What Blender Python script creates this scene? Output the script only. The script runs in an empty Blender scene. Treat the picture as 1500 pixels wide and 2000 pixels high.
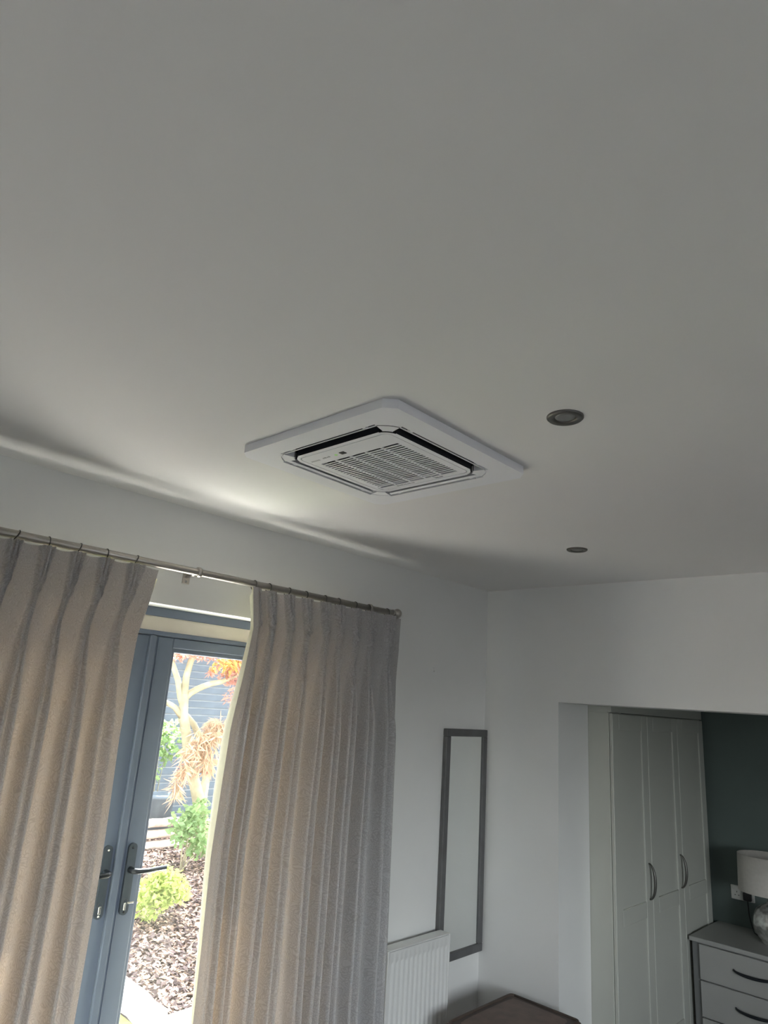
import bpy, bmesh, math, random
from mathutils import Vector, Matrix
random.seed(7)
S = bpy.context.scene
COL = S.collection
PI = math.pi

# ---------------------------------------------------------------- camera
CAM_R = ((0.6799, 0.2424, 0.6921), (-0.7302, 0.1371, 0.6694), (0.0674, -0.9604, 0.2702))
cam = bpy.data.cameras.new('camera')
cam_o = bpy.data.objects.new('camera', cam)
COL.objects.link(cam_o)
r_, u_, b_ = [Vector([CAM_R[i][k] * s for i in range(3)]).normalized() for k, s in ((0, 1), (1, -1), (2, -1))]
m3 = Matrix((r_, u_, b_)).transposed()
cam_o.matrix_world = Matrix.Translation((0, 0, 1.88)) @ m3.to_4x4()
cam.sensor_fit = 'VERTICAL'
cam.sensor_height = 24.0
cam.lens = 24.0 * 1327.2 / 2000.0
cam.clip_start = 0.02
S.camera = cam_o

# ---------------------------------------------------------------- sky, sun, exposure
SUN_TO = Vector((0.35, 0.30, 0.90)).normalized()
world = bpy.data.worlds.new('world')
S.world = world
world.use_nodes = True
wn = world.node_tree
bg = wn.nodes['Background']
sky = wn.nodes.new('ShaderNodeTexSky')
sky.sky_type = 'NISHITA'
sky.sun_disc = False
sky.sun_elevation = math.asin(SUN_TO.z)
sky.sun_rotation = math.atan2(SUN_TO.x, SUN_TO.y)
sky.air_density = 1.0
sky.dust_density = 2.0
hs = wn.nodes.new('ShaderNodeHueSaturation')
hs.inputs['Saturation'].default_value = 0.16
wn.links.new(sky.outputs[0], hs.inputs['Color'])
wn.links.new(hs.outputs[0], bg.inputs[0])
bg.inputs[1].default_value = 0.06
sun = bpy.data.lights.new('sun', 'SUN')
sun.energy = 2.1
sun.angle = 0.009
sun.color = (1.0, 0.965, 0.92)
sun_o = bpy.data.objects.new('sun', sun)
COL.objects.link(sun_o)
sun_o.rotation_euler = SUN_TO.to_track_quat('Z', 'Y').to_euler()
sun_o.location = (8, 10, 12)


def portal(name, loc, direction, sx, sy):
    """guides sky light sampling through a wall opening (emits nothing itself)"""
    l = bpy.data.lights.new(name, 'AREA')
    l.shape = 'RECTANGLE'
    l.size, l.size_y = sx, sy
    l.cycles.is_portal = True
    o = bpy.data.objects.new(name, l)
    COL.objects.link(o)
    o.location = loc
    o.rotation_euler = Vector(direction).to_track_quat('-Z', 'Y').to_euler()


portal('portal_door', (1.4, 2.80, 1.1), (0, -1, 0), 1.76, 2.2)
portal('portal_rear', (0.55, -2.52, 1.525), (0, 1, 0), 3.3, 1.35)  # serves the added rear fill window
vs = S.view_settings
vs.view_transform = 'Standard'
vs.look = 'None'
vs.gamma = 1.0
vs.use_curve_mapping = False
vs.exposure = 5.38


# ---------------------------------------------------------------- materials
def mat(name, col, rough=0.6, metal=0.0, noise=0.0, scale=20.0, bump=0.0, bscale=200.0, spec=0.5, translucent=None, tfac=0.0):
    m = bpy.data.materials.new(name)
    m.use_nodes = True
    nt = m.node_tree
    b = nt.nodes['Principled BSDF']
    b.inputs['Base Color'].default_value = (*col, 1)
    b.inputs['Roughness'].default_value = rough
    b.inputs['Metallic'].default_value = metal
    b.inputs['Specular IOR Level'].default_value = spec
    tc = nt.nodes.new('ShaderNodeTexCoord')
    if noise > 0:
        n = nt.nodes.new('ShaderNodeTexNoise')
        n.inputs['Scale'].default_value = scale
        n.inputs['Detail'].default_value = 5
        nt.links.new(tc.outputs['Object'], n.inputs['Vector'])
        r = nt.nodes.new('ShaderNodeValToRGB')
        r.color_ramp.elements[0].position = 0.3
        r.color_ramp.elements[1].position = 0.7
        r.color_ramp.elements[0].color = (*[c * (1 - noise) for c in col], 1)
        r.color_ramp.elements[1].color = (*[min(1, c * (1 + noise)) for c in col], 1)
        nt.links.new(n.outputs['Fac'], r.inputs[0])
        nt.links.new(r.outputs[0], b.inputs['Base Color'])
    if bump > 0:
        n2 = nt.nodes.new('ShaderNodeTexNoise')
        n2.inputs['Scale'].default_value = bscale
        n2.inputs['Detail'].default_value = 3
        nt.links.new(tc.outputs['Object'], n2.inputs['Vector'])
        bp = nt.nodes.new('ShaderNodeBump')
        bp.inputs['Strength'].default_value = bump
        bp.inputs['Distance'].default_value = 0.002
        nt.links.new(n2.outputs['Fac'], bp.inputs['Height'])
        nt.links.new(bp.outputs[0], b.inputs['Normal'])
    if translucent:
        t = nt.nodes.new('ShaderNodeBsdfTranslucent')
        t.inputs[0].default_value = (*translucent, 1)
        mx = nt.nodes.new('ShaderNodeMixShader')
        mx.inputs[0].default_value = tfac
        nt.links.new(b.outputs[0], mx.inputs[1])
        nt.links.new(t.outputs[0], mx.inputs[2])
        nt.links.new(mx.outputs[0], nt.nodes['Material Output'].inputs[0])
    return m


M = {}
M['wall'] = mat('wall_paint', (0.84, 0.84, 0.83), 0.75, noise=0.012, scale=3, bump=0.05, bscale=160)
M['ceil'] = mat('ceiling_paint', (0.83, 0.82, 0.81), 0.8, noise=0.01, scale=2, bump=0.05, bscale=120)
M['dark_wall'] = mat('dark_green_paint', (0.12, 0.155, 0.145), 0.7, noise=0.05, scale=4)
M['carpet'] = mat('carpet', (0.17, 0.16, 0.145), 0.95, noise=0.12, scale=60, bump=0.5, bscale=300)
M['ac_white'] = mat('ac_plastic', (0.86, 0.86, 0.90), 0.38, noise=0.01, scale=6)
M['ac_dark'] = mat('ac_interior_shade', (0.012, 0.014, 0.02), 0.6, noise=0.1, scale=20)
M['print_grey'] = mat('printed_grey', (0.30, 0.31, 0.33), 0.5, noise=0.05)
M['black'] = mat('black_plastic', (0.015, 0.015, 0.017), 0.4, noise=0.1)
M['nickel'] = mat('satin_nickel', (0.50, 0.47, 0.43), 0.32, 0.85, noise=0.03, scale=30)
M['dark_metal'] = mat('dark_ring_metal', (0.10, 0.095, 0.09), 0.4, 0.7, noise=0.1, scale=40)
M['bezel'] = mat('brushed_bezel', (0.17, 0.165, 0.155), 0.4, 0.8, noise=0.05, scale=40)
M['lens'] = mat('frosted_lens', (0.22, 0.225, 0.22), 0.35, noise=0.05, scale=30)
M['anthracite'] = mat('anthracite_frame', (0.135, 0.165, 0.23), 0.42, noise=0.03, scale=10)
M['anth_dark'] = mat('anthracite_hardware', (0.018, 0.022, 0.028), 0.35, 0.2, noise=0.05)
M['anth_plate'] = mat('handle_plate_grey', (0.06, 0.075, 0.095), 0.4, 0.1, noise=0.05)
M['beige'] = mat('beige_panel', (0.62, 0.57, 0.50), 0.6, noise=0.02)
M['brass'] = mat('brass_lock', (0.72, 0.55, 0.30), 0.3, 0.8, noise=0.05)
M['steel'] = mat('steel', (0.75, 0.75, 0.74), 0.25, 0.9, noise=0.03)
M['rad'] = mat('radiator_enamel', (0.80, 0.80, 0.79), 0.35, noise=0.01)
M['mirror_frame'] = mat('mirror_frame_grey', (0.12, 0.12, 0.122), 0.5, noise=0.12, scale=15)
M['mirror'] = mat('mirror_glass', (0.90, 0.92, 0.91), 0.02, 1.0, noise=0.005)
M['brown'] = mat('brown_leather', (0.17, 0.115, 0.095), 0.55, noise=0.18, scale=14, bump=0.3, bscale=90)
M['brown_dark'] = mat('brown_trim', (0.085, 0.06, 0.048), 0.55, noise=0.15, scale=20)
M['wardrobe'] = mat('sage_grey_lacquer', (0.56, 0.57, 0.52), 0.5, noise=0.02, scale=3)
M['chest'] = mat('chest_grey', (0.40, 0.40, 0.385), 0.5, noise=0.03, scale=5)
M['chest_dark'] = mat('chest_frame_grey', (0.20, 0.205, 0.205), 0.5, noise=0.03, scale=5)
M['shade'] = mat('lamp_shade_linen', (0.62, 0.59, 0.55), 0.85, noise=0.04, scale=60)
M['crackle'] = mat('silver_glass', (0.72, 0.72, 0.70), 0.22, 0.75, noise=0.35, scale=35)
M['socket'] = mat('socket_cream', (0.70, 0.70, 0.66), 0.4, noise=0.01)
M['fence'] = mat('fence_slate', (0.10, 0.125, 0.15), 0.6, noise=0.1, scale=6, spec=0.04)
M['fence_gap'] = mat('fence_light_batten', (0.32, 0.35, 0.38), 0.6, noise=0.08, scale=6, spec=0.04)
M['bark'] = mat('maple_bark', (0.27, 0.25, 0.17), 0.8, noise=0.25, scale=9, bump=0.4, bscale=40, spec=0.04)
M['soil'] = mat('soil', (0.10, 0.08, 0.075), 0.95, noise=0.3, scale=12, bump=0.6, bscale=30, spec=0.04)
M['grass'] = mat('lawn', (0.15, 0.21, 0.06), 0.9, noise=0.3, scale=15, spec=0.04)
M['stone'] = mat('pale_stone', (0.58, 0.55, 0.49), 0.85, noise=0.12, scale=9, bump=0.3, bscale=30)
M['tarmac'] = mat('bounce_cut_ground', (0.03, 0.03, 0.032), 0.9, noise=0.2, scale=20, spec=0.05)
M['gravel'] = mat('pale_gravel', (0.60, 0.58, 0.54), 0.9, noise=0.15, scale=40, bump=0.5, bscale=60)
M['bounce_patio'] = mat('pale_paving', (0.62, 0.60, 0.55), 0.85, noise=0.10, scale=5, bump=0.2, bscale=30)
M['log'] = mat('weathered_log', (0.50, 0.42, 0.36), 0.85, noise=0.3, scale=10, spec=0.04)
M['pot'] = mat('slate_pot', (0.13, 0.16, 0.19), 0.6, noise=0.1, scale=8, spec=0.04)
M['leaf_green'] = mat('leaf_green', (0.19, 0.29, 0.14), 0.5, noise=0.3, scale=8, translucent=(0.32, 0.45, 0.16), tfac=0.35, spec=0.04)
M['leaf_lime'] = mat('leaf_lime', (0.30, 0.37, 0.13), 0.5, noise=0.3, scale=8, translucent=(0.50, 0.58, 0.16), tfac=0.35, spec=0.04)
M['leaf_red'] = mat('leaf_red', (0.44, 0.24, 0.20), 0.55, noise=0.4, scale=8, translucent=(0.58, 0.30, 0.22), tfac=0.4, spec=0.04)
M['leaf_gold'] = mat('leaf_gold', (0.50, 0.33, 0.12), 0.55, noise=0.3, scale=8, translucent=(0.65, 0.42, 0.14), tfac=0.4, spec=0.04)
M['leaf_dry'] = mat('leaf_dry', (0.46, 0.34, 0.24), 0.7, noise=0.3, scale=8, translucent=(0.5, 0.35, 0.22), tfac=0.3, spec=0.04)
M['chip_a'] = mat('bark_chip', (0.23, 0.165, 0.14), 0.85, noise=0.4, scale=7, spec=0.04)
M['chip_b'] = mat('fallen_leaf', (0.42, 0.30, 0.225), 0.8, noise=0.4, scale=7, spec=0.04)
M['chip_c'] = mat('dark_chip', (0.085, 0.065, 0.064), 0.9, noise=0.4, scale=7, spec=0.04)
M['ext'] = mat('shade_storey_render', (0.66, 0.63, 0.58), 0.9, noise=0.05, scale=3)


def emit_mat(name, col, strength):
    m = bpy.data.materials.new(name)
    m.use_nodes = True
    b = m.node_tree.nodes['Principled BSDF']
    b.inputs['Base Color'].default_value = (*col, 1)
    b.inputs['Emission Color'].default_value = (*col, 1)
    b.inputs['Emission Strength'].default_value = strength
    return m


M['led'] = emit_mat('green_led', (0.55, 0.95, 0.35), 0.005)


def glass_mat():
    m = bpy.data.materials.new('door_glass')
    m.use_nodes = True
    nt = m.node_tree
    nt.nodes.remove(nt.nodes['Principled BSDF'])
    tr = nt.nodes.new('ShaderNodeBsdfTransparent')
    tr.inputs[0].default_value = (0.93, 0.95, 0.95, 1)
    gl = nt.nodes.new('ShaderNodeBsdfGlossy')
    gl.inputs['Roughness'].default_value = 0.02
    fr = nt.nodes.new('ShaderNodeFresnel')
    fr.inputs[0].default_value = 1.45
    mx = nt.nodes.new('ShaderNodeMixShader')
    ge = nt.nodes.new('ShaderNodeNewGeometry')
    mm = nt.nodes.new('ShaderNodeMath')           # reflect on the entering face only (thin pane)
    mm.operation = 'SUBTRACT'
    mm.use_clamp = True
    nt.links.new(fr.outputs[0], mm.inputs[0])
    nt.links.new(ge.outputs['Backfacing'], mm.inputs[1])
    nt.links.new(mm.outputs[0], mx.inputs[0])
    nt.links.new(tr.outputs[0], mx.inputs[1])
    nt.links.new(gl.outputs[0], mx.inputs[2])
    nt.links.new(mx.outputs[0], nt.nodes['Material Output'].inputs[0])
    return m


M['glass'] = glass_mat()


def curtain_mat(name, base, light, trans, tfac):
    """woven fabric with a small leaf pattern (in fabric UV metres), letting warm light through"""
    m = bpy.data.materials.new(name)
    m.use_nodes = True
    nt = m.node_tree
    N = nt.nodes.new
    b = nt.nodes['Principled BSDF']
    b.inputs['Roughness'].default_value = 0.9
    b.inputs['Specular IOR Level'].default_value = 0.15
    uv = N('ShaderNodeUVMap')
    # leaf sprays: stretched voronoi cells whose direction is warped by noise
    wz = N('ShaderNodeTexNoise')
    wz.inputs['Scale'].default_value = 20
    wz.inputs['Detail'].default_value = 1
    nt.links.new(uv.outputs[0], wz.inputs['Vector'])
    va = N('ShaderNodeVectorMath')
    va.operation = 'MULTIPLY_ADD'
    va.inputs[1].default_value = (0.08, 0.08, 0)
    nt.links.new(wz.outputs['Color'], va.inputs[0])
    nt.links.new(uv.outputs[0], va.inputs[2])
    mp = N('ShaderNodeMapping')
    mp.inputs['Rotation'].default_value = (0, 0, 0.6)
    mp.inputs['Scale'].default_value = (175, 75, 1)
    nt.links.new(va.outputs[0], mp.inputs['Vector'])
    vo = N('ShaderNodeTexVoronoi')
    vo.feature = 'DISTANCE_TO_EDGE'
    vo.voronoi_dimensions = '2D'
    vo.inputs['Scale'].default_value = 1.0
    nt.links.new(mp.outputs[0], vo.inputs['Vector'])
    rp = N('ShaderNodeValToRGB')
    rp.color_ramp.elements[0].position = 0.06
    rp.color_ramp.elements[1].position = 0.22
    rp.color_ramp.elements[0].color = (*base, 1)
    rp.color_ramp.elements[1].color = (*light, 1)
    nt.links.new(vo.outputs['Distance'], rp.inputs[0])
    nt.links.new(rp.outputs[0], b.inputs['Base Color'])
    wv = N('ShaderNodeTexNoise')
    wv.inputs['Scale'].default_value = 600
    nt.links.new(uv.outputs[0], wv.inputs['Vector'])
    bp = N('ShaderNodeBump')
    bp.inputs['Strength'].default_value = 0.35
    bp.inputs['Distance'].default_value = 0.001
    nt.links.new(wv.outputs['Fac'], bp.inputs['Height'])
    nt.links.new(bp.outputs[0], b.inputs['Normal'])
    t = N('ShaderNodeBsdfTranslucent')
    t.inputs[0].default_value = (*trans, 1)
    mx = N('ShaderNodeMixShader')
    mx.inputs[0].default_value = tfac
    nt.links.new(b.outputs[0], mx.inputs[1])
    nt.links.new(t.outputs[0], mx.inputs[2])
    nt.links.new(mx.outputs[0], nt.nodes['Material Output'].inputs[0])
    return m


M['curtain'] = curtain_mat('curtain_fabric', (0.44, 0.44, 0.455), (0.57, 0.57, 0.585), (0.64, 0.47, 0.36), 0.18)
M['lining'] = mat('curtain_lining', (0.58, 0.58, 0.47), 0.9, noise=0.05, scale=60, translucent=(0.78, 0.72, 0.52), tfac=0.36)


# ---------------------------------------------------------------- mesh helpers
def new_obj(name, me, m, parent=None, smooth=False):
    if isinstance(m, str):
        m = M[m]
    if m is not None and not me.materials:
        me.materials.append(m)
    if smooth:
        me.polygons.foreach_set('use_smooth', [True] * len(me.polygons))
    o = bpy.data.objects.new(name, me)
    COL.objects.link(o)
    if parent is not None:
        o.parent = parent
        o.matrix_parent_inverse = Matrix.Translation(-parent_loc(parent))
    return o


def parent_loc(p):
    v = Vector((0, 0, 0))
    while p is not None:
        v = v + p.location
        p = p.parent if False else None
    return v


def from_bm(name, bm, m, parent=None, smooth=False):
    me = bpy.data.meshes.new(name)
    bm.to_mesh(me)
    bm.free()
    return new_obj(name, me, m, parent, smooth)


def bm_box(bm, x0, x1, y0, y1, z0, z1, bev=0.0, seg=1):
    vs_ = [bm.verts.new((x, y, z)) for x in (x0, x1) for y in (y0, y1) for z in (z0, z1)]
    f = []
    for q in ((0, 1, 3, 2), (4, 6, 7, 5), (0, 4, 5, 1), (2, 3, 7, 6), (0, 2, 6, 4), (1, 5, 7, 3)):
        f.append(bm.faces.new([vs_[i] for i in q]))
    if bev > 0:
        es = list({e for ff in f for e in ff.edges})
        bmesh.ops.bevel(bm, geom=es, offset=bev, segments=seg, affect='EDGES', profile=0.5)


def box(name, x0, x1, y0, y1, z0, z1, m, parent=None, bev=0.0, seg=1):
    bm = bmesh.new()
    bm_box(bm, x0, x1, y0, y1, z0, z1, bev, seg)
    return from_bm(name, bm, m, parent)


def boxes(name, lst, m, parent=None, bev=0.0):
    bm = bmesh.new()
    for b in lst:
        bm_box(bm, *b, bev)
    return from_bm(name, bm, m, parent)


def bm_tube(bm, pts, rad, n=10, cap=True):
    """tube along a polyline; rad = number or list"""
    pts = [Vector(p) for p in pts]
    if not isinstance(rad, (list, tuple)):
        rad = [rad] * len(pts)
    rings = []
    up = None
    for i, p in enumerate(pts):
        t = (pts[min(i + 1, len(pts) - 1)] - pts[max(i - 1, 0)]).normalized()
        if up is None:
            up = Vector((0, 0, 1)) if abs(t.z) < 0.9 else Vector((1, 0, 0))
        a = t.cross(up).normalized()
        b = a.cross(t).normalized()
        up = b
        rings.append([bm.verts.new(p + (a * math.cos(2 * PI * k / n) + b * math.sin(2 * PI * k / n)) * rad[i]) for k in range(n)])
    for r0, r1 in zip(rings, rings[1:]):
        for k in range(n):
            bm.faces.new((r0[k], r0[(k + 1) % n], r1[(k + 1) % n], r1[k]))
    if cap:
        bm.faces.new(rings[0][::-1])
        bm.faces.new(rings[-1])


def tube(name, pts, rad, m, parent=None, n=12, smooth=True):
    bm = bmesh.new()
    bm_tube(bm, pts, rad, n)
    return from_bm(name, bm, m, parent, smooth)


def lathe(name, prof, m, origin=(0, 0, 0), axis='Z', parent=None, n=32, smooth=True):
    """prof: list of (radius, height) along the axis"""
    bm = bmesh.new()
    rings = []
    for r, h in prof:
        if r < 1e-6:
            rings.append([bm.verts.new((0, 0, h))])
        else:
            rings.append([bm.verts.new((r * math.cos(2 * PI * k / n), r * math.sin(2 * PI * k / n), h)) for k in range(n)])
    for a, b in zip(rings, rings[1:]):
        for k in range(n):
            if len(a) == 1 and len(b) == 1:
                continue
            if len(a) == 1:
                bm.faces.new((a[0], b[k], b[(k + 1) % n]))
            elif len(b) == 1:
                bm.faces.new((a[k], a[(k + 1) % n], b[0]))
            else:
                bm.faces.new((a[k], a[(k + 1) % n], b[(k + 1) % n], b[k]))
    if axis == 'X':
        bmesh.ops.rotate(bm, verts=bm.verts, matrix=Matrix.Rotation(PI / 2, 3, 'Y'))
    elif axis == 'Y':
        bmesh.ops.rotate(bm, verts=bm.verts, matrix=Matrix.Rotation(-PI / 2, 3, 'X'))
    bmesh.ops.translate(bm, verts=bm.verts, vec=origin)
    bmesh.ops.recalc_face_normals(bm, faces=bm.faces)
    return from_bm(name, bm, m, parent, smooth)


def prism(bm, poly, z0, z1):
    a = [bm.verts.new((x, y, z0)) for x, y in poly]
    b = [bm.verts.new((x, y, z1)) for x, y in poly]
    bm.faces.new(a[::-1])
    bm.faces.new(b)
    n = len(poly)
    for i in range(n):
        bm.faces.new((a[i], a[(i + 1) % n], b[(i + 1) % n], b[i]))


def round_rect(x0, x1, y0, y1, r, n=6):
    p = []
    for cx, cy, a0 in ((x1 - r, y1 - r, 0), (x0 + r, y1 - r, PI / 2), (x0 + r, y0 + r, PI), (x1 - r, y0 + r, 1.5 * PI)):
        for k in range(n + 1):
            a = a0 + PI / 2 * k / n
            p.append((cx + r * math.cos(a), cy + r * math.sin(a)))
    return p


def boolean_cut(bm, cutters):
    """difference of a bmesh with a list of bmeshes -> mesh datablock"""
    me = bpy.data.meshes.new('tmp')
    bmesh.ops.recalc_face_normals(bm, faces=bm.faces)
    bm.to_mesh(me)
    bm.free()
    o = bpy.data.objects.new('tmp', me)
    COL.objects.link(o)
    cs = []
    for c in cutters:
        bmesh.ops.recalc_face_normals(c, faces=c.faces)
        cm = bpy.data.meshes.new('tmpc')
        c.to_mesh(cm)
        c.free()
        co = bpy.data.objects.new('tmpc', cm)
        COL.objects.link(co)
        md = o.modifiers.new('b', 'BOOLEAN')
        md.operation = 'DIFFERENCE'
        md.solver = 'EXACT'
        md.object = co
        cs.append(co)
    dg = bpy.context.evaluated_depsgraph_get()
    out = bpy.data.meshes.new_from_object(o.evaluated_get(dg))
    for x in [o] + cs:
        bpy.data.objects.remove(x)
    return out


def thing(name, label, cat, loc=(0, 0, 0), group=None, kind=None):
    o = bpy.data.objects.new(name, None)
    o.empty_display_size = 0.1
    COL.objects.link(o)
    o.location = loc
    tag(o, label, cat, group, kind)
    return o


def tag(o, label=None, cat=None, group=None, kind=None):
    if label:
        o['label'] = label
    if cat:
        o['category'] = cat
    if group:
        o['group'] = group
    if kind:
        o['kind'] = kind
    return o


def struct(o, label=None, cat=None):
    return tag(o, label, cat, None, 'structure')


# ================================================================ THE ROOM
ZC = 2.60      # ceiling
YW = 2.458     # face of the window wall
XB = 3.534     # face of the back wall
XL, YR = -1.9, -2.3
OX0, OX1, OZ = 0.52, 2.28, 2.194     # door opening
ACX, ACY = 1.398, 1.366              # centre of the cassette

fl = box('floor', XL - 0.2, 5.6, YR - 0.2, YW + 0.3, -0.15, 0.0, 'carpet')
struct(fl, 'dark taupe carpet floor of the bedroom', 'floor')
hole = 0.26
cl = boxes('ceiling', [
    (XL - 0.2, ACX - hole, YR - 0.2, YW + 0.3, ZC, ZC + 0.25),
    (ACX + hole, 5.6, YR - 0.2, YW + 0.3, ZC, ZC + 0.25),
    (ACX - hole, ACX + hole, YR - 0.2, ACY - hole, ZC, ZC + 0.25),
    (ACX - hole, ACX + hole, ACY + hole, YW + 0.3, ZC, ZC + 0.25)], 'ceil')
struct(cl, 'flat white plastered ceiling above the air conditioner', 'ceiling')
ww = boxes('wall_window', [
    (XL - 0.2, OX0, YW, YW + 0.3, 0, ZC),
    (OX1, 5.6, YW, YW + 0.3, 0, ZC),
    (OX0, OX1, YW, YW + 0.3, OZ, ZC)], 'wall')
struct(ww, 'white wall with the garden doors behind curtains', 'wall')
JY, LZ, WT = 1.968, 1.95, 0.345      # wardrobe opening: jamb, lintel height, wall thickness
wb = boxes('wall_back', [
    (XB, XB + WT, JY, YW, 0, ZC),
    (XB, XB + WT, -1.2, JY, LZ, ZC),
    (XB, XB + WT, YR, -1.2, 0, ZC)], 'wall')
struct(wb, 'white end wall with the wide opening to the wardrobe recess', 'wall')
WZ0, WZ1, WX0, WX1 = 0.85, 2.2, -1.1, 2.2  # opening for the added fill window
struct(box('wall_left', XL - 0.2, XL, YR, YW, 0, ZC, 'wall'), 'white wall behind the viewer', 'wall')
struct(boxes('wall_right', [(XL - 0.2, WX0, YR - 0.2, YR, 0, ZC), (WX1, 5.6, YR - 0.2, YR, 0, ZC), (WX0, WX1, YR - 0.2, YR, 0, WZ0), (WX0, WX1, YR - 0.2, YR, WZ1, ZC)], 'wall'), 'white side wall facing the garden doors', 'wall')
w1 = thing('fill_window_1', 'unseen window added to the side wall for fill light', None, (0.55, YR - 0.1, WZ0), kind='structure')  # unseen window, added so sky light fills the room
for x in (WX0, WX1 - 0.05):
    box('frame_stile', x, x + 0.05, YR - 0.14, YR - 0.07, WZ0, WZ1, 'anthracite', w1, 0.003)
for z in (WZ0, WZ1 - 0.05):
    box('frame_rail', WX0 + 0.05, WX1 - 0.05, YR - 0.14, YR - 0.07, z, z + 0.05, 'anthracite', w1, 0.003)
box('pane', WX0 + 0.04, WX1 - 0.04, YR - 0.11, YR - 0.106, WZ0 + 0.04, WZ1 - 0.04, 'glass', w1)
XD = 5.40
struct(box('wall_recess', XD, XD + 0.2, YR, YW, 0, ZC, 'dark_wall'), 'dark green painted wall at the rear of the recess', 'wall')

# ================================================================ AIR CONDITIONER
ac = thing('air_conditioner', 'white square four-way cassette air conditioner set in the ceiling', 'air conditioner', (ACX, ACY, ZC))
H = 0.3125
ZP0 = ZC - 0.025
ch = 0.028
bm = bmesh.new()
octo = [(-H + ch, -H), (H - ch, -H), (H, -H + ch), (H, H - ch), (H - ch, H), (-H + ch, H), (-H, H - ch), (-H, -H + ch)]
octo = [(x + ACX, y + ACY) for x, y in octo]
prism(bm, octo, ZP0, ZC - 0.0005)
SO, SW, SL = 0.246, 0.044, 0.195   # slot outer offset, width, half length


def rot4(k, x, y):
    for _ in range(k):
        x, y = -y, x
    return x, y


cut = []
c = bmesh.new()
prism(c, [(x + ACX, y + ACY) for x, y in round_rect(-0.186, 0.186, -0.186, 0.186, 0.022)], ZP0 - 0.05, ZC + 0.05)
cut.append(c)
for k in range(4):
    c = bmesh.new()
    q = [(-SO, -SL), (-SO + SW, -SL + 0.012), (-SO + SW, SL - 0.012), (-SO, SL)]
    prism(c, [(rot4(k, *p)[0] + ACX, rot4(k, *p)[1] + ACY) for p in q][::1], ZP0 - 0.05, ZC + 0.05)
    cut.append(c)
    # curved corner slots: a deep dark arc and a shallow outline groove
    for rad0, rad1, a0, a1, depth in ((0.044, 0.052, 15, 75, 0.06), (0.088, 0.0915, 4, 86, 0.004)):
        c = bmesh.new()
        cx, cy = -0.156, -0.156
        arc = [(cx - r * math.cos(math.radians(a)), cy - r * math.sin(math.radians(a)))
               for r, rng in ((rad1, range(0, 11)), (rad0, range(10, -1, -1)))
               for a in [a0 + (a1 - a0) * j / 10 for j in rng]]
        prism(c, [(rot4(k, *p)[0] + ACX, rot4(k, *p)[1] + ACY) for p in arc], ZP0 - 0.05, ZP0 + depth)
        cut.append(c)
pm = boolean_cut(bm, cut)
pm.name = 'panel'
pm.materials.clear()
pm.materials.append(M['ac_white'])
pm.materials.append(M['ac_dark'])
for f in pm.polygons:
    inner = max(abs(f.center.x - ACX), abs(f.center.y - ACY)) < H - 0.03
    out = f.normal.x * (f.center.x - ACX) + f.normal.y * (f.center.y - ACY)
    f.material_index = 1 if (inner and abs(f.normal.z) < 0.4 and out > 0) else 0  # inner slot walls coloured dark, recess shade put into the paint
new_obj('panel', pm, None, ac)
# casing above the ceiling: dark open box
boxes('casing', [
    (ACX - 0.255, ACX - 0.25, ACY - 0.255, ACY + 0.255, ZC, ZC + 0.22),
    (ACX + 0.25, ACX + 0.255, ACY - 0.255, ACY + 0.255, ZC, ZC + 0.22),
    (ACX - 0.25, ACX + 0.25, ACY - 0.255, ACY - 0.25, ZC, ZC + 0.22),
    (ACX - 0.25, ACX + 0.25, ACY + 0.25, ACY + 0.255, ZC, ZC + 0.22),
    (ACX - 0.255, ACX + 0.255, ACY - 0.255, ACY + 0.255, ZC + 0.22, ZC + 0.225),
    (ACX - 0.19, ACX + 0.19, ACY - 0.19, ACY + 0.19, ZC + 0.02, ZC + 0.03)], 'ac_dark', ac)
# louvres in the four slots
for k in range(4):
    bm = bmesh.new()
    a = [(-SO + 0.010, -SL + 0.008, ZP0 + 0.0015), (-SO + 0.010, SL - 0.008, ZP0 + 0.0015),
         (-SO + 0.019, SL - 0.010, ZP0 + 0.0045), (-SO + 0.019, -SL + 0.010, ZP0 + 0.0045)]
    lo = [bm.verts.new((rot4(k, x, y)[0] + ACX, rot4(k, x, y)[1] + ACY, z)) for x, y, z in a]
    hi = [bm.verts.new((v.co.x, v.co.y, v.co.z + 0.002)) for v in lo]
    bm.faces.new(lo)
    bm.faces.new(hi[::-1])
    for i in range(4):
        bm.faces.new((lo[i], hi[i], hi[(i + 1) % 4], lo[(i + 1) % 4]))
    bmesh.ops.recalc_face_normals(bm, faces=bm.faces)
    lv = from_bm('louvre', bm, 'ac_white', ac)
    for t in (-0.15, 0.15):
        bm = bmesh.new()
        x0, y0 = rot4(k, -SO + 0.001, t - 0.006)
        x1, y1 = rot4(k, -SO + 0.016, t + 0.006)
        bm_box(bm, min(x0, x1) + ACX, max(x0, x1) + ACX, min(y0, y1) + ACY, max(y0, y1) + ACY, ZP0 + 0.003, ZP0 + 0.010)
        arm = from_bm('pivot_arm', bm, 'ac_white')
        arm.parent = lv
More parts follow.
